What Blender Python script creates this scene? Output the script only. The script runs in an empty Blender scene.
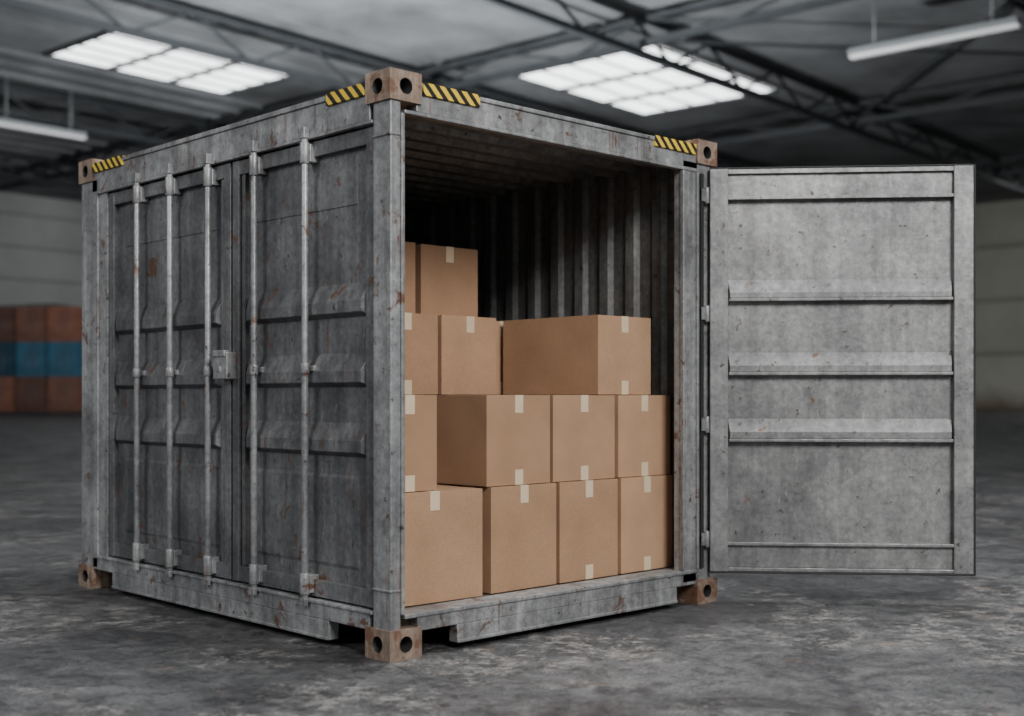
import bpy, math, random
from mathutils import Vector, Matrix
random.seed(4)
S = bpy.context.scene
def lin(c):
    return tuple((x/255/12.92 if x/255 <= .04045 else ((x/255+.055)/1.055)**2.4) for x in c)+(1,)

# ---------------------------------------------------------------- mesh builder
class MB:
    def __init__(s): s.v=[]; s.f=[]; s.m=[]; s.sm=[]
    def face(s, pts, m=0, smooth=False):
        i=len(s.v); s.v+= [tuple(p) for p in pts]; s.f.append(tuple(range(i,i+len(pts)))); s.m.append(m); s.sm.append(smooth)
    def hexa(s, p, m=0):
        i=len(s.v); s.v+=[tuple(q) for q in p]
        for f in ((3,2,1,0),(4,5,6,7),(0,1,5,4),(1,2,6,5),(2,3,7,6),(3,0,4,7)):
            s.f.append(tuple(i+k for k in f)); s.m.append(m); s.sm.append(False)
    def box(s, lo, hi, m=0):
        x0,y0,z0=lo; x1,y1,z1=hi
        s.hexa([(x0,y0,z0),(x1,y0,z0),(x1,y1,z0),(x0,y1,z0),(x0,y0,z1),(x1,y0,z1),(x1,y1,z1),(x0,y1,z1)],m)
    def obox(s, F, u0,u1,v0,v1,n0,n1,m=0,tu=0,tv=0,tv2=None):
        if tv2 is None: tv2=tv
        s.hexa([F(u0,v0,n0),F(u1,v0,n0),F(u1,v1,n0),F(u0,v1,n0),
                F(u0+tu,v0+tv,n1),F(u1-tu,v0+tv,n1),F(u1-tu,v1-tv2,n1),F(u0+tu,v1-tv2,n1)],m)
    def cyl(s, a, b, r, m=0, n=16):
        a=Vector(a); b=Vector(b); d=(b-a).normalized()
        t=Vector((0,0,1)) if abs(d.z)<.9 else Vector((1,0,0))
        e=d.cross(t).normalized(); g=d.cross(e)
        i=len(s.v)
        for c in (a,b):
            for k in range(n):
                w=2*math.pi*k/n; s.v.append(tuple(c+e*(r*math.cos(w))+g*(r*math.sin(w))))
        for k in range(n):
            s.f.append((i+k,i+(k+1)%n,i+n+(k+1)%n,i+n+k)); s.m.append(m); s.sm.append(True)
        s.f.append(tuple(i+k for k in reversed(range(n)))); s.m.append(m); s.sm.append(False)
        s.f.append(tuple(i+n+k for k in range(n))); s.m.append(m); s.sm.append(False)
    def bar(s, a, b, w, h, m=0):
        a=Vector(a); b=Vector(b); d=(b-a).normalized()
        t=Vector((0,0,1)) if abs(d.z)<.95 else Vector((1,0,0))
        e=d.cross(t).normalized()*w/2; g=e.cross(d).normalized()*h/2
        s.hexa([a-e-g,a+e-g,b+e-g,b-e-g,a-e+g,a+e+g,b+e+g,b-e+g],m)
    def obj(s, name, mats, parent=None, bevel=0, loc=None, rot=0, seg=2):
        me=bpy.data.meshes.new(name); me.from_pydata(s.v,[],s.f)
        for mt in mats: me.materials.append(mt)
        for p,mi,sm in zip(me.polygons,s.m,s.sm): p.material_index=mi; p.use_smooth=sm
        import bmesh
        b=bmesh.new(); b.from_mesh(me); bmesh.ops.recalc_face_normals(b,faces=b.faces); b.to_mesh(me); b.free()
        o=bpy.data.objects.new(name,me); S.collection.objects.link(o)
        if loc: o.location=loc
        o.rotation_euler[2]=rot
        if parent: o.parent=parent
        if bevel:
            md=o.modifiers.new('bevel','BEVEL'); md.width=bevel; md.segments=seg; md.limit_method='ANGLE'; md.angle_limit=math.radians(40)
        return o

# ---------------------------------------------------------------- materials
def newmat(name):
    m=bpy.data.materials.new(name); m.use_nodes=True
    nt=m.node_tree; return m,nt,nt.nodes['Principled BSDF']
def N(nt,t,**k):
    n=nt.nodes.new(t)
    for a,b in k.items(): setattr(n,a,b)
    return n
def coords(nt,scale=(1,1,1),rot=(0,0,0),loc=(0,0,0)):
    tc=N(nt,'ShaderNodeTexCoord'); mp=N(nt,'ShaderNodeMapping')
    mp.inputs['Scale'].default_value=scale; mp.inputs['Rotation'].default_value=rot; mp.inputs['Location'].default_value=loc
    nt.links.new(tc.outputs['Object'],mp.inputs['Vector']); return mp.outputs['Vector']
def noise(nt,vec,scale,detail=6,rough=.6,dist=0):
    n=N(nt,'ShaderNodeTexNoise'); n.inputs['Scale'].default_value=scale; n.inputs['Detail'].default_value=detail
    n.inputs['Roughness'].default_value=rough; n.inputs['Distortion'].default_value=dist
    nt.links.new(vec,n.inputs['Vector']); return n.outputs['Fac']
def ramp(nt,fac,stops):
    r=N(nt,'ShaderNodeValToRGB'); e=r.color_ramp.elements
    while len(e)<len(stops): e.new(.5)
    for el,(p,c) in zip(e,stops):
        el.position=p; el.color=c if len(c)==4 else (*c,1)
    nt.links.new(fac,r.inputs['Fac']); return r.outputs['Color']
def g(v): return (v,v,v,1)
def mix(nt,fac,a,b,mode='MIX'):
    n=N(nt,'ShaderNodeMix',data_type='RGBA',blend_type=mode)
    for key,val in ((0,fac),(6,a),(7,b)):
        if hasattr(val,'is_linked'): nt.links.new(val,n.inputs[key])
        else: n.inputs[key].default_value=val
    return n.outputs[2]
def bump(nt,bs,h,strength=.3,dist=.01):
    b=N(nt,'ShaderNodeBump'); b.inputs['Strength'].default_value=strength; b.inputs['Distance'].default_value=dist
    nt.links.new(h,b.inputs['Height']); nt.links.new(b.outputs['Normal'],bs.inputs['Normal'])

def metal(name,lo,hi,rust=.60,metallic=.45,rough=.44,rustcol=(100,70,52),streak=.55):
    m,nt,bs=newmat(name)
    v=coords(nt); vs=coords(nt,(9,9,.45))
    base=ramp(nt,noise(nt,v,2.2,8,.66),[(.36,lin(lo)),(.64,lin(hi))])
    fine=ramp(nt,noise(nt,v,30,7,.75),[(.32,g(.62)),(.68,g(1.22))])
    c=mix(nt,1.0,base,fine,'MULTIPLY')
    st=ramp(nt,noise(nt,vs,1.6,6,.6),[(.38,g(.5)),(.6,g(1.12))])
    c=mix(nt,streak,c,mix(nt,1.0,c,st,'MULTIPLY'))
    sc=ramp(nt,noise(nt,coords(nt,(5,5,1.2)),6,10,.75),[(.60,g(0)),(.66,g(.3))])
    c=mix(nt,sc,c,lin((182,183,184)))
    rs=ramp(nt,noise(nt,vs,3.1,8,.72),[(rust+.0,g(0)),(rust+.07,g(.65))])
    c=mix(nt,rs,c,lin([x*1.1 for x in rustcol]))
    rm=ramp(nt,noise(nt,v,5.5,12,.75,.4),[(rust-.01,g(0)),(rust+.03,g(.9))])
    c=mix(nt,rm,c,lin(rustcol))
    chips=ramp(nt,noise(nt,v,22,8,.65),[(.635,g(0)),(.665,g(.85))])
    c=mix(nt,chips,c,lin((66,52,42)))
    nt.links.new(c,bs.inputs['Base Color'])
    bs.inputs['Metallic'].default_value=metallic
    rr=ramp(nt,noise(nt,v,8,6,.65),[(.3,g(rough-.12)),(.7,g(rough+.2))])
    nt.links.new(rr,bs.inputs['Roughness'])
    bump(nt,bs,noise(nt,v,22,8,.65),.25,.006)
    return m
M_side=metal('galvanised_steel_doors',(88,89,92),(128,129,131),.60)
M_frame=metal('galvanised_steel_frame',(120,121,123),(172,173,174),.59)
M_door=metal('galvanised_steel_open_door',(113,113,114),(146,146,146),.64,streak=.35)
M_rod=metal('galvanised_rod',(116,117,119),(162,163,164),.61)
M_in=metal('interior_steel',(106,107,107),(140,140,139),.66)
M_cast=metal('rusty_casting',(120,102,90),(170,150,134),.53,.2,.6,(104,74,56))
def simple(name,col,rough=.6,met=0,var=.25,scale=6,bmp=.1):
    m,nt,bs=newmat(name); v=coords(nt)
    c=ramp(nt,noise(nt,v,scale,7,.6),[(.3,tuple(x*(1-var) for x in col[:3])+(1,)),(.7,tuple(x*(1+var) for x in col[:3])+(1,))])
    nt.links.new(c,bs.inputs['Base Color']); bs.inputs['Roughness'].default_value=rough; bs.inputs['Metallic'].default_value=met
    if bmp: bump(nt,bs,noise(nt,v,scale*6,5,.6),bmp,.005)
    return m
M_rubber=simple('black_gasket',lin((30,30,30)),.7)
M_wood=simple('plywood_floor',lin((86,76,64)),.7)
def hazard():
    m,nt,bs=newmat('hazard_tape'); tc=N(nt,'ShaderNodeTexCoord'); sp=N(nt,'ShaderNodeSeparateXYZ')
    nt.links.new(tc.outputs['Object'],sp.inputs[0])
    a=N(nt,'ShaderNodeMath',operation='SUBTRACT'); nt.links.new(sp.outputs[0],a.inputs[0]); nt.links.new(sp.outputs[1],a.inputs[1])
    b=N(nt,'ShaderNodeMath',operation='ADD'); nt.links.new(a.outputs[0],b.inputs[0]); nt.links.new(sp.outputs[2],b.inputs[1])
    c=N(nt,'ShaderNodeMath',operation='MULTIPLY'); nt.links.new(b.outputs[0],c.inputs[0]); c.inputs[1].default_value=1/.066
    f=N(nt,'ShaderNodeMath',operation='FRACT'); nt.links.new(c.outputs[0],f.inputs[0])
    col=ramp(nt,f.outputs[0],[(.0,lin((228,192,58))),(.5,lin((24,23,22)))]); 
    nt.nodes[-1].color_ramp.interpolation='CONSTANT'
    wear=ramp(nt,noise(nt,tc.outputs['Object'],30,6,.6),[(.3,g(.7)),(.7,g(1.05))])
    nt.links.new(mix(nt,1.0,col,wear,'MULTIPLY'),bs.inputs['Base Color']); bs.inputs['Roughness'].default_value=.5
    return m
M_haz=hazard()
def cardboard():
    m,nt,bs=newmat('cardboard'); v=coords(nt); vh=coords(nt,(1.5,1.5,60))
    oi=N(nt,'ShaderNodeObjectInfo')
    base=ramp(nt,oi.outputs['Random'],[(0,lin((154,120,92))),(1,lin((174,138,108)))])
    b2=ramp(nt,noise(nt,v,4,6,.55),[(.3,g(.86)),(.7,g(1.08))])
    b3=ramp(nt,noise(nt,v,220,3,.6),[(.3,g(.82)),(.7,g(1.14))])
    c=mix(nt,1.0,mix(nt,1.0,base,b2,'MULTIPLY'),b3,'MULTIPLY')
    nt.links.new(c,bs.inputs['Base Color']); bs.inputs['Roughness'].default_value=.85
    bump(nt,bs,noise(nt,vh,1.2,3,.5),.12,.003)
    return m
M_card=cardboard()
M_tape=simple('kraft_tape',lin((204,184,156)),.45,0,.05,20,.05)
M_seam=simple('cardboard_seam',lin((110,80,56)),.9,0,.1)

# ---------------------------------------------------------------- container
C=bpy.data.objects.new('shipping_container',None); S.collection.objects.link(C)
W,L,H=2.345,3.06,2.59
def FL(u,v,n): return (-n,u,v)
def FF(u,v,n): return (u,-n,v)

def casting(name,x0,y0,z0,sx,sy):
    w,d,h=.18,.178,.135
    b=MB(); b.box((x0,y0,z0),(x0+w,y0+d,z0+h)); o=b.obj(name,[M_cast,M_rubber],C)
    cx,cy,cz=x0+w/2,y0+d/2,z0+h/2
    fx=x0 if sx<0 else x0+w; fy=y0 if sy<0 else y0+d
    cuts=[]
    c=MB(); c.cyl((fx+sx*.02,cy,cz),(fx-sx*.07,cy,cz),.036,1,24); cuts.append(c)
    c=MB(); c.cyl((cx,fy+sy*.02,cz),(cx,fy-sy*.07,cz),.036,1,24); cuts.append(c)
    fz=z0+h if z0>1 else z0; s3=1 if z0>1 else -1
    c=MB(); c.cyl((cx,cy,fz+s3*.02),(cx,cy,fz-s3*.025),.04,1,24); cuts.append(c)
    cuts=[k.obj('cut',[M_cast,M_rubber]) for k in cuts]
    for k in cuts:
        md=o.modifiers.new('b','BOOLEAN'); md.object=k; md.operation='DIFFERENCE'; md.solver='EXACT'
    bpy.context.view_layer.update()
    me=bpy.data.meshes.new_from_object(o.evaluated_get(bpy.context.evaluated_depsgraph_get()))
    o.modifiers.clear(); o.data=me
    for k in cuts: bpy.data.objects.remove(k)
    md=o.modifiers.new('bevel','BEVEL'); md.width=.008; md.segments=2; md.limit_method='ANGLE'; md.angle_limit=math.radians(50)
n=0
for x0,sx in ((0,-1),(W-.18,1)):
    for y0,sy in ((0,-1),(L-.178,1)):
        for z0 in (0,H-.135):
            n+=1; casting('corner_casting_%d'%n,x0,y0,z0,sx,sy)

b=MB()
b.box((.012,.010,.13),(.068,.135,2.46))
b.box((.068,.004,.198),(.088,.034,2.404))
b.box((.006,.005,2.30),(.067,.139,2.312)); b.box((.006,.005,.30),(.067,.139,.312))
b.box((.012,2.83,.13),(.16,3.045,2.46))
b.box((2.05,.012,.13),(2.19,.075,2.46)); b.box((2.19,.016,.13),(2.30,.14,2.46))
b.box((2.165,.002,.198),(2.186,.011,2.40)); b.box((2.045,.004,.199),(2.060,.03,2.40))
b.box((2.17,2.90,.13),(2.33,3.045,2.46))
b.obj('corner_posts',[M_frame],C,.004)
b=MB()
b.box((.012,.16,2.385),(.075,2.90,2.524)); b.box((.004,.178,2.524),(.11,2.882,2.55)); b.box((.005,.137,2.368),(.03,2.829,2.385))
b.box((.16,.012,2.421),(2.18,.085,2.529)); b.box((.18,.003,2.529),(2.165,.12,2.55)); b.box((.089,.006,2.404),(2.17,.05,2.421))
b.box((.16,2.97,2.40),(2.18,3.04,2.545)); b.box((2.25,.16,2.40),(2.325,2.90,2.545))
b.obj('top_rails',[M_frame],C,.004)
b=MB()
b.box((.012,.47,.03),(.07,2.64,.120)); b.box((.012,.165,.120),(.07,2.89,.190)); b.box((.004,.140,.190),(.069,2.829,.206))
b.box((.005,.472,.03),(.0118,2.638,.046))
b.box((.40,.012,.03),(2.0,.069,.115)); b.box((.165,.012,.115),(2.17,.069,.178)); b.box((.089,.004,.178),(2.19,.15,.196))
b.box((.402,.005,.03),(1.998,.0118,.046))
b.box((.17,2.98,.04),(2.17,3.04,.19)); b.box((2.26,.17,.04),(2.325,2.89,.19))
b.obj('bottom_rails',[M_frame],C,.004)
b=MB(); b.box((.0705,.0705,.10),(2.255,2.975,.177)); b.box((.0705,.152,.177),(2.255,2.975,.190)); b.obj('container_floor',[M_wood],C)

def corr(length,period,depth):
    pts=[];s=0
    while s<length:
        for a,o in ((0,0),(.28,0),(.42,depth),(.82,depth),(.96,0)):
            t=s+a*period
            if t<=length: pts.append((t,o))
        s+=period
    pts.append((length,0)); return pts
b=MB()
P=corr(2.86,.205,.022)
for (s0,o0),(s1,o1) in zip(P,P[1:]):
    b.face([(2.21+o0,.1+s0,.17),(2.21+o1,.1+s1,.17),(2.21+o1,.1+s1,2.50),(2.21+o0,.1+s0,2.50)])
b.obj('side_wall_panel',[M_in],C)
b=MB()
P=corr(2.15,.225,.03)
for (s0,o0),(s1,o1) in zip(P,P[1:]):
    b.face([(.06+s0,2.93+o0,.17),(.06+s1,2.93+o1,.17),(.06+s1,2.93+o1,2.50),(.06+s0,2.93+o0,2.50)])
b.obj('end_wall_panel',[M_in],C)
b=MB()
P=corr(2.84,.19,.03)
for (s0,o0),(s1,o1) in zip(P,P[1:]):
    b.face([(.077,.088+s0,2.47+o0),(.077,.088+s1,2.47+o1),(2.249,.088+s1,2.47+o1),(2.249,.088+s0,2.47+o0)])
b.obj('roof_panel',[M_in],C)

RIB=[(1.52,1.68),(1.20,1.36),(.88,1.04)]
def leaf(name,y0,y1,edge):
    b=MB(); z0,z1=.215,2.362
    b.obox(FL,y0+.03,y1-.03,z0+.02,z1-.02,-.077,-.060)
    b.obox(FL,y0,y0+.06,z0,z1,-.075,-.028); b.obox(FL,y1-.06,y1,z0,z1,-.075,-.028)
    if edge=='far': b.obox(FL,y1-.105,y1-.075,z0+.08,z1-.075,-.07,-.037)
    if edge=='near': b.obox(FL,y0+.075,y0+.105,z0+.08,z1-.075,-.07,-.037)
    b.obox(FL,y0+.06,y1-.06,z1-.075,z1-.001,-.075,-.030); b.obox(FL,y0+.06,y1-.06,z0+.001,z0+.08,-.075,-.030)
    a0=y0+(.105 if edge=='near' else .062); a1=y1-(.105 if edge=='far' else .062)
    for r0,r1 in RIB:
        b.obox(FL,a0,a1,r0,r1,-.061,-.024,0,.03,.022,.085)
    b.obox(FL,y0+.16,y1-.16,2.03,2.20,-.061,-.056,0,.006,.006)
    b.obox(FL,y0+.14,y1-.14,.36,.80,-.061,-.055,0,.02,.02)
    b.obj(name,[M_side,M_rubber],C,.003)
leaf('closed_door_leaf_1',.148,1.333,'far'); leaf('closed_door_leaf_2',1.355,2.712,'near')
b=MB(); b.obox(FL,.137,2.829,.207,2.384,-.095,-.080,0); b.obox(FL,2.722,2.829,.207,2.384,-.079,-.020,1)
b.obox(FL,.1365,.147,.21,2.367,-.079,-.034,0); b.obox(FL,1.334,1.354,.21,2.367,-.079,-.036,0)
b.obox(FL,2.713,2.721,.21,2.367,-.079,-.030,0)
b.obj('door_seals',[M_rubber,M_frame],C)
def rod(i,y):
    b=MB(); x=-.001
    b.cyl((x,y,.20),(x,y,2.40),.0165)
    for z,h in ((2.305,.085),(.275,.085)):
        b.obox(FL,y-.031,y+.031,z-h/2,z+h/2,-.059,-.008); b.cyl((x,y,z-h/2-.008),(x,y,z+h/2+.008),.024)
    for z in (1.29,):
        b.obox(FL,y-.045,y+.030,z-.014,z+.014,-.059,-.018); b.cyl((x,y,z-.026),(x,y,z+.026),.0225)
    b.obox(FL,y-.021,y+.021,2.372,2.425,-.012,.020); b.obox(FL,y-.023,y+.023,.172,.207,-.004,.018)
    b.obj('locking_rod_%d'%i,[M_rod],C,.003)
for i,y in enumerate((.644,1.086,1.529,1.931,2.309)): rod(i+1,y)
b=MB(); b.obox(FL,1.30,1.435,1.245,1.385,-.035,.028); b.obox(FL,1.31,1.425,1.36,1.395,.0,.036); b.cyl(FL(1.37,1.30,.022),FL(1.37,1.30,.034),.018)
b.obj('lock_box',[M_rod],C,.006)
b=MB()
for y0,y1 in ((.185,.475),(2.50,2.87)): b.box((-.0005,y0,2.50),(.09,y1,2.556))
for x0,x1 in ((.19,.53),(1.80,2.155)): b.box((x0,-.0005,2.50),(x1,.09,2.556))
b.obj('hazard_tape_strips',[M_haz],C)

# open door
hx,hy=2.262,-.012
dx,dy=.660,-.7513
def FD(u,v,n): return (hx+dx*u+dy*n, hy+dy*u-dx*n, v)
b=MB(); z0,z1=.180,2.428; Wd=1.435; a=.100; c=Wd-.105
b.obox(FD,.02,Wd-.02,z0+.01,z1-.01,-.05,-.035)
b.obox(FD,.0,a,z0,z1,-.049,.012); b.obox(FD,c,Wd,z0,z1,-.049,.012)
b.obox(FD,a,c,z1-.028,z1-.001,-.049,.008)
b.obox(FD,a,c,2.275,z1-.028,-.034,-.014); b.obox(FD,a,c,2.256,2.275,-.034,.010)
b.obox(FD,a,c,z0+.022,.325,-.034,-.012); b.obox(FD,a,c,.325,.343,-.034,.010)
b.obox(FD,a,c,z0+.001,z0+.022,-.049,.008)
for r0,r1 in ((1.685,1.812),(1.272,1.405),(.90,1.035)):
    b.obox(FD,a,c,r0+.022,r1,-.035,.006,0,.010,.0,.075)
    b.obox(FD,a+.004,c-.004,r0+.004,r0+.021,-.034,.014)
for r0,r1 in ((1.72,1.85),(1.29,1.42),(.86,.99),(.45,.58),(2.1,2.23)):
    b.hexa([FD(.08,r0,-.0505),FD(1.36,r0,-.0505),FD(1.36,r1,-.0505),FD(.08,r1,-.0505),FD(.1,r0+.03,-.08),FD(1.34,r0+.03,-.08),FD(1.34,r1-.03,-.08),FD(.1,r1-.03,-.08)])
b.obox(FD,Wd+.0005,Wd+.011,z0-.008,z1+.004,-.05,.014,1); b.obox(FD,0,Wd,z0-.010,z0-.0005,-.05,.011,1); b.obox(FD,0,Wd,z1+.0005,z1+.008,-.05,.010,1)
b.obj('open_door',[M_door,M_rubber],C,.003)
b=MB()
for z in (.36,1.0,1.62,2.28):
    b.cyl((2.243,-.006,z-.045),(2.243,-.006,z+.045),.014); b.box((2.20,-.008,z-.035),(2.243,.0155,z+.035))
b.obj('open_door_hinges',[M_rod],C,.002)
b=MB(); b.box((2.20,.002,.20),(2.225,.0155,2.40)); b.obj('open_door_gasket',[M_rubber],C)

# ---------------------------------------------------------------- boxes
def cbox(x0,x1,y0,dep,z0,z1,rot=0,top=True,bot=True,tx=.5):
    w,d,h=x1-x0-.006,dep,z1-z0-.004
    b=MB(); b.box((-w/2,-d/2,0),(w/2,d/2,h),0)
    tw=.028; c=(tx-.5)*w; e=.0012
    b.box((c-tw,-d/2+.0,h-.001),(c+tw,d/2,h+e),1)
    if top: b.box((c-tw,-d/2-e,h-.088),(c+tw,-d/2+.001,h+e*.9),1)
    if bot: b.box((c-tw,-d/2-e,.0),(c+tw,-d/2+.001,.075),1)
    b.box((c-tw,d/2-.001,h-.088),(c+tw,d/2+e,h+e*.9),1)
    b.box((-w/2+.002,-.002,h-.0005),(w/2-.002,.002,h+.0004),2)
    b.obj('cardboard_box' ,[M_card,M_tape,M_seam],None,.006,((x0+x1)/2,y0+dep/2,z0),math.radians(rot))
Z0,Z1,Z2,Z3,Z4=.1965,.718,1.168,1.60,2.005
cbox(.12,.705,.17,.55,Z0,Z1,-2.5,True,False)
cbox(.755,1.222,.175,.55,Z0,Z1,.5,True,False)
cbox(1.246,1.700,.177,.55,Z0,Z1,-.3)
cbox(1.725,2.175,.182,.50,Z0,Z1,.3)
cbox(.11,.44,.2,.5,Z1,Z2,0,True,True)
cbox(.738,1.188,.187,.5,Z1,Z2,.4)
cbox(1.212,1.690,.190,.5,Z1,Z2,-.5)
cbox(1.716,2.170,.195,.5,Z1,Z2,.4)
for z0,z1 in ((Z0,Z1),(Z1,Z2)):
    for a,c in ((.10,.60),(.61,1.10),(1.11,1.60),(1.61,2.12)): cbox(a,c,.82,.62,z0,z1)
cbox(.55,.975,.82,.55,Z2,Z3,.3)
cbox(1.0,1.405,.82,.55,Z2,Z3,-.5,True,False,.52)
cbox(1.43,1.85,1.01,.42,Z2,Z3,0)
cbox(1.59,2.035,.225,.74,Z2,Z3,0)
cbox(.55,.985,1.02,.38,Z3,Z4,0)
cbox(1.035,1.465,1.04,.38,Z3,Z4,0,True,False)

# ---------------------------------------------------------------- hall
cam_xy=Vector((-3.3555,-4.2510)); CA=math.radians(5.1)
def HW(p,q,z): return (cam_xy.x+p*math.cos(CA)-q*math.sin(CA), cam_xy.y+p*math.sin(CA)+q*math.cos(CA), z)
def FH(u,v,n): return HW(u,v,n)
R=17.4
def floor_mat():
    m,nt,bs=newmat('worn_asphalt_floor'); v=coords(nt); vw=coords(nt,(1,1,1),(0,0,0),(7,3,0))
    big=ramp(nt,noise(nt,v,.3,6,.65,.5),[(.40,g(.62)),(.60,g(1.1))])
    base=ramp(nt,noise(nt,vw,2.0,12,.78,.6),[(.40,lin((52,52,55))),(.60,lin((98,98,99)))])
    c=mix(nt,1.0,base,big,'MULTIPLY')
    fl=ramp(nt,noise(nt,v,6.5,15,.9,.0),[(.51,g(0)),(.53,g(.85))])
    pm=ramp(nt,noise(nt,vw,.9,8,.7),[(.48,g(0)),(.55,g(1))])
    c=mix(nt,mix(nt,1.0,fl,pm,'MULTIPLY'),c,lin((142,138,134)))
    pits=ramp(nt,noise(nt,v,9,15,.9),[(.46,g(.22)),(.485,g(1))])
    c=mix(nt,.8,c,mix(nt,1.0,c,pits,'MULTIPLY'))
    grain=ramp(nt,noise(nt,v,70,6,.8),[(.36,g(.5)),(.64,g(1.5))])
    c=mix(nt,1.0,c,grain,'MULTIPLY')
    rustm=ramp(nt,noise(nt,v,2.9,12,.8),[(.60,g(0)),(.63,g(.5))])
    c=mix(nt,rustm,c,lin((112,86,70)))
    nt.links.new(c,bs.inputs['Base Color'])
    nt.links.new(ramp(nt,noise(nt,v,1.1,12,.8),[(.42,g(.30)),(.56,g(.70))]),bs.inputs['Roughness'])
    a=N(nt,'ShaderNodeMath',operation='ADD'); nt.links.new(noise(nt,v,9,15,.88),a.inputs[0]); nt.links.new(noise(nt,v,70,4,.6),a.inputs[1])
    bump(nt,bs,a.outputs[0],.8,.02)
    return m
b=MB(); b.face([HW(-90,-90,0),HW(106,-90,0),HW(106,96,0),HW(-90,96,0)]); b.obj('floor',[floor_mat()])
def wall_mat(name,lo,hi,lines):
    m,nt,bs=newmat(name); v=coords(nt)
    c=ramp(nt,noise(nt,v,.12,8,.6),[(.3,lin(lo)),(.7,lin(hi))])
    sp=N(nt,'ShaderNodeSeparateXYZ'); tc=N(nt,'ShaderNodeTexCoord'); nt.links.new(tc.outputs['Object'],sp.inputs[0])
    mm=N(nt,'ShaderNodeMath',operation='MULTIPLY'); nt.links.new(sp.outputs[2],mm.inputs[0]); mm.inputs[1].default_value=1/lines
    f=N(nt,'ShaderNodeMath',operation='FRACT'); nt.links.new(mm.outputs[0],f.inputs[0])
    c=mix(nt,1.0,c,ramp(nt,f.outputs[0],[(.0,g(.55)),(.14,g(1))]),'MULTIPLY')
    dz=N(nt,'ShaderNodeMath',operation='MULTIPLY'); nt.links.new(sp.outputs[2],dz.inputs[0]); dz.inputs[1].default_value=1/6
    nn=N(nt,'ShaderNodeMath',operation='ADD'); nt.links.new(dz.outputs[0],nn.inputs[0]); nt.links.new(noise(nt,coords(nt,(1,1,.2)),.4,6,.6),nn.inputs[1])
    dirt=ramp(nt,nn.outputs[0],[(.45,g(1)),(.85,g(0))])
    c=mix(nt,dirt,c,lin((116,100,78)))
    nt.links.new(c,bs.inputs['Base Color']); bs.inputs['Roughness'].default_value=.8
    return m
b=MB(); b.obox(FH,-20,105.4,95,95.4,0,R)
b.obj('wall_left',[wall_mat('wall_panel_left',(172,173,172),(208,209,208),2.6)])
b=MB(); b.obox(FH,105,105.4,-20,94.99,0,R)
b.obj('wall_right',[wall_mat('wall_panel_right',(160,160,148),(190,189,176),4.5)])
SKY=[(29.8,40,48.6,55.2),(47.2,58.8,32.6,41),(0,9,-6,2),(70,81,64,70),(85,96,20,28)]
M_roof=simple('roof_sheet',lin((98,100,102)),.7,.1,.5,.25,0)
xs=sorted({-20,105.4}|{s[0] for s in SKY}|{s[1] for s in SKY}); ys=sorted({-20,95.4}|{s[2] for s in SKY}|{s[3] for s in SKY})
b=MB()
for x0,x1 in zip(xs,xs[1:]):
    for y0,y1 in zip(ys,ys[1:]):
        if any(s[0]<=x0 and x1<=s[1] and s[2]<=y0 and y1<=s[3] for s in SKY): continue
        b.obox(FH,x0,x1,y0,y1,R+.01,R+.2)
for q in range(-18,95,2):
    if any(s[2]-.1<q<s[3]+.1 for s in SKY): continue
    b.obox(FH,-20,104.9,q-.10,q+.10,R-.2,R+.005)
ceil=b.obj('ceiling',[M_roof])
M_steel=simple('dark_roof_steel',lin((50,53,56)),.6,.2,.2,.5,0)
def emis(name,col,st):
    m,nt,bs=newmat(name); v=coords(nt)
    bs.inputs['Base Color'].default_value=(.8,.8,.8,1)
    c=ramp(nt,noise(nt,v,.5,4,.5),[(.3,tuple(x*.75 for x in col[:3])+(1,)),(.7,col)])
    nt.links.new(c,bs.inputs['Emission Color']); bs.inputs['Emission Strength'].default_value=st
    return m
M_sky=emis('skylight_glass',(.96,.99,1,1),4.0)
for si,(x0,x1,y0,y1) in enumerate(SKY):
    b=MB(); b.obox(FH,x0+.02,x1-.02,y0+.02,y1-.02,R-.05,R,0)
    nx,ny=3,5
    for i in range(nx+1):
        x=x0+(x1-x0)*i/nx; b.obox(FH,x-.14,x+.14,y0,y1,R-.18,R-.04,1)
    for i in range(ny+1):
        y=y0+(y1-y0)*i/ny; b.obox(FH,x0,x1,y-.05,y+.05,R-.12,R-.045,1)
    b.obj('skylight_%d'%(si+1),[M_sky,M_steel],ceil)
def truss_line(fixed,a0,a1,alongp,name,h=1.5,step=3.0):
    b=MB(); P=(lambda t,z:HW(t,fixed,z)) if alongp else (lambda t,z:HW(fixed,t,z))
    zt=R-.4; zb=zt-h
    b.bar(P(a0,zt),P(a1,zt),.22,.22); b.bar(P(a0,zb),P(a1,zb),.28,.28)
    t=a0;k=0
    while t+step<=a1:
        b.bar(P(t,zb if k%2 else zt),P(t+step,zt if k%2 else zb),.11,.11)
        t+=step;k+=1
    b.obj(name,[M_steel])
for q in (12,30,43.5,61,78): truss_line(q,-18,104.8,True,'roof_truss')
for p in (9,43,63,84): truss_line(p,-18,94.8,False,'roof_truss',1.0,4)
b=MB()
for p0,p1 in ((43,63),(63,84)):
    for q0,q1 in ((12,30),(43.5,61),(61,78)):
        b.bar(HW(p0,q0,R-1.2),HW(p1,q1,R-1.2),.12,.12); b.bar(HW(p0,q1,R-1.3),HW(p1,q0,R-1.3),.12,.12)
b.obj('roof_bracing',[M_steel])
for p in (20,43,63,84):
    b=MB(); b.obox(FH,p-.3,p+.3,94.2,94.9,0,R-.3); b.obox(FH,p-.45,p+.45,94.0,94.98,0,.3); b.obj('steel_column',[M_steel])
for q in (-10,12,30,45,61,78):
    b=MB(); b.obox(FH,104.2,104.9,q-.3,q+.3,0,R-.3); b.obox(FH,104.0,104.98,q-.45,q+.45,0,.3); b.obj('steel_column',[M_steel])
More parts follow.
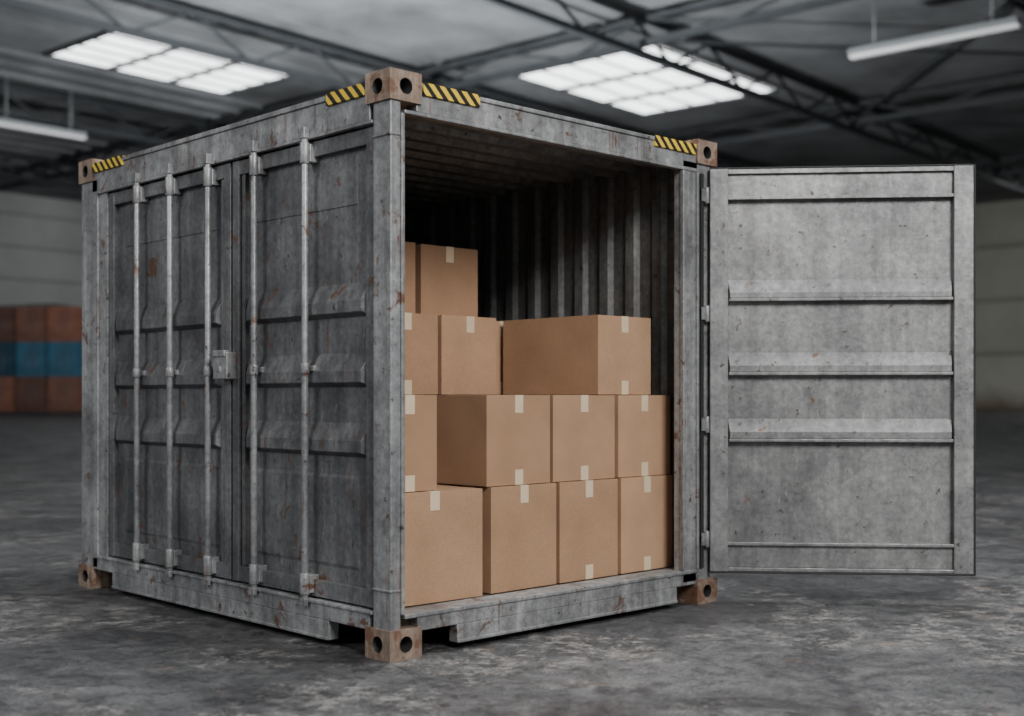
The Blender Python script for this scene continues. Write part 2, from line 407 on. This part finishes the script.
b=MB(); b.bar(HW(104.6,12,3),HW(104.6,30,15),.3,.3); b.bar(HW(104.6,12,3),HW(104.6,-10,15),.3,.3); b.obj('wall_brace',[M_steel])
M_lamp=simple('lamp_housing',lin((128,133,135)),.5,0,.05)
M_tube=emis('lamp_tube',(1,1,1,1),.16)
for (a,c) in (((46.5,15.8),(46.5,22.4)),((29.6,60),(34.6,60))):
    b=MB(); b.bar(HW(*a,14.9),HW(*c,14.9),.55,.22,0); b.bar(HW(*a,14.75),HW(*c,14.75),.3,.12,1)
    for t in (.15,.85):
        p=a[0]+(c[0]-a[0])*t; q=a[1]+(c[1]-a[1])*t; b.cyl(HW(p,q,15),HW(p,q,R-.2),.04,0,6)
    b.obj('ceiling_light',[M_lamp,M_tube])

def paint(name,col): return simple(name,lin(col),.6,.1,.3,.9,0)
COL={'r':paint('rust_red_paint',(178,120,98)),'b':paint('blue_paint',(72,130,160)),'d':paint('dark_red_paint',(130,92,80)),'o':paint('oxide_paint',(156,110,92)),'e':paint('deep_blue_paint',(50,92,118))}
r2=Vector((.7205,-.6934)); f2=Vector((.6934,.7205)); yaw=math.atan2(r2.y,r2.x)
def bgc(cx,d,z,k):
    b=MB(); w,l,h=2.44,6.06,2.59
    b.box((-w/2+.1,.08,.12),(w/2-.1,l-.05,h-.1),0)
    for sx in (-1,1):
        for yy in (0,l-.2):
            b.box((sx*w/2-(.2 if sx>0 else 0),yy,0),(sx*w/2+(.2 if sx<0 else 0),yy+.2,h),0)
        for zz in (.02,h-.17): b.box((sx*w/2-(.12 if sx>0 else 0),0,zz),(sx*w/2+(.12 if sx<0 else 0),l,zz+.15),0)
    for zz in (.02,h-.2): b.box((-w/2,0.02,zz),(w/2,.12,zz+.18),0)
    for i in range(4): b.cyl((-.8+i*.53,.04,.15),(-.8+i*.53,.04,h-.15),.035,1,8)
    b.box((-.03,.05,.12),(.03,.09,h-.1),1)
    t=.3
    while t<l-.3:
        for sx in (-1,1): b.box((sx*(w/2-.06)-.04,t,.15),(sx*(w/2-.06)+.04,t+.14,h-.15),0)
        t+=.28
    p=cam_xy+r2*cx+f2*d
    b.obj('shipping_container',[COL[k],M_rod],None,0,(p.x,p.y,z),yaw)
for j,(row) in enumerate(('odro','bbeb','rodo')):
    for i,k in enumerate(row):
        bgc(-33.2-i*2.56,92+.5*((i*7+j*3)%3),j*2.60,k)

# ---------------------------------------------------------------- lights
w=bpy.data.worlds.new('world'); S.world=w; w.use_nodes=True
bg=w.node_tree.nodes['Background']; bg.inputs[0].default_value=(.95,.98,1,1); bg.inputs[1].default_value=.40
def area(name,cx,d,z,target,size,power,col=(1,1,1)):
    l=bpy.data.lights.new(name,'AREA'); l.energy=power; l.size=size; l.color=col
    o=bpy.data.objects.new(name,l); S.collection.objects.link(o)
    p=cam_xy+r2*cx+f2*d; o.location=(p.x,p.y,z)
    o.rotation_euler=(Vector(target)-o.location).to_track_quat('-Z','Y').to_euler()
area('added_front_light',4,-2.5,7,(1.2,.3,1.0),3.5,1350,(1,.985,.96))  # soft light added behind the camera for the upright faces
area('added_side_fill',-8,1,7,(0,1.6,1.2),3,420,(.97,.99,1))  # added fill that lifts the closed-door face, not a lamp of the hall
area('added_overhead_light',2,7.5,14,(1.5,1,0),5,2200,(.97,.99,1))  # area light added above the container, standing in for skylight daylight
area('added_roof_fill',-4,42,2.5,(26,33,17),3,25000,(.97,.99,1))  # added light hidden behind the container to brighten the roof underside
p=cam_xy+r2*-4+f2*42
b=MB(); b.box((-1.6,-1.6,2.0),(1.6,1.6,2.4)); 
for sx in (-1.4,1.4):
    for sy in (-1.4,1.4): b.cyl((sx,sy,0),(sx,sy,2.05),.06)
b.obj('roof_fill_prop',[M_steel],None,0,(p.x,p.y,0))  # made-up housing and legs that dress the added roof light

# ---------------------------------------------------------------- camera
cd=bpy.data.cameras.new('camera'); co=bpy.data.objects.new('camera',cd); S.collection.objects.link(co)
co.location=(cam_xy.x,cam_xy.y,1.16); co.rotation_euler=(math.radians(90),0,-math.atan2(.6934,.7205))
cd.lens=43.63; cd.sensor_width=36; cd.shift_y=.0371; cd.clip_end=400
cd.dof.use_dof=True; cd.dof.focus_distance=6.1; cd.dof.aperture_fstop=1.2
S.camera=co
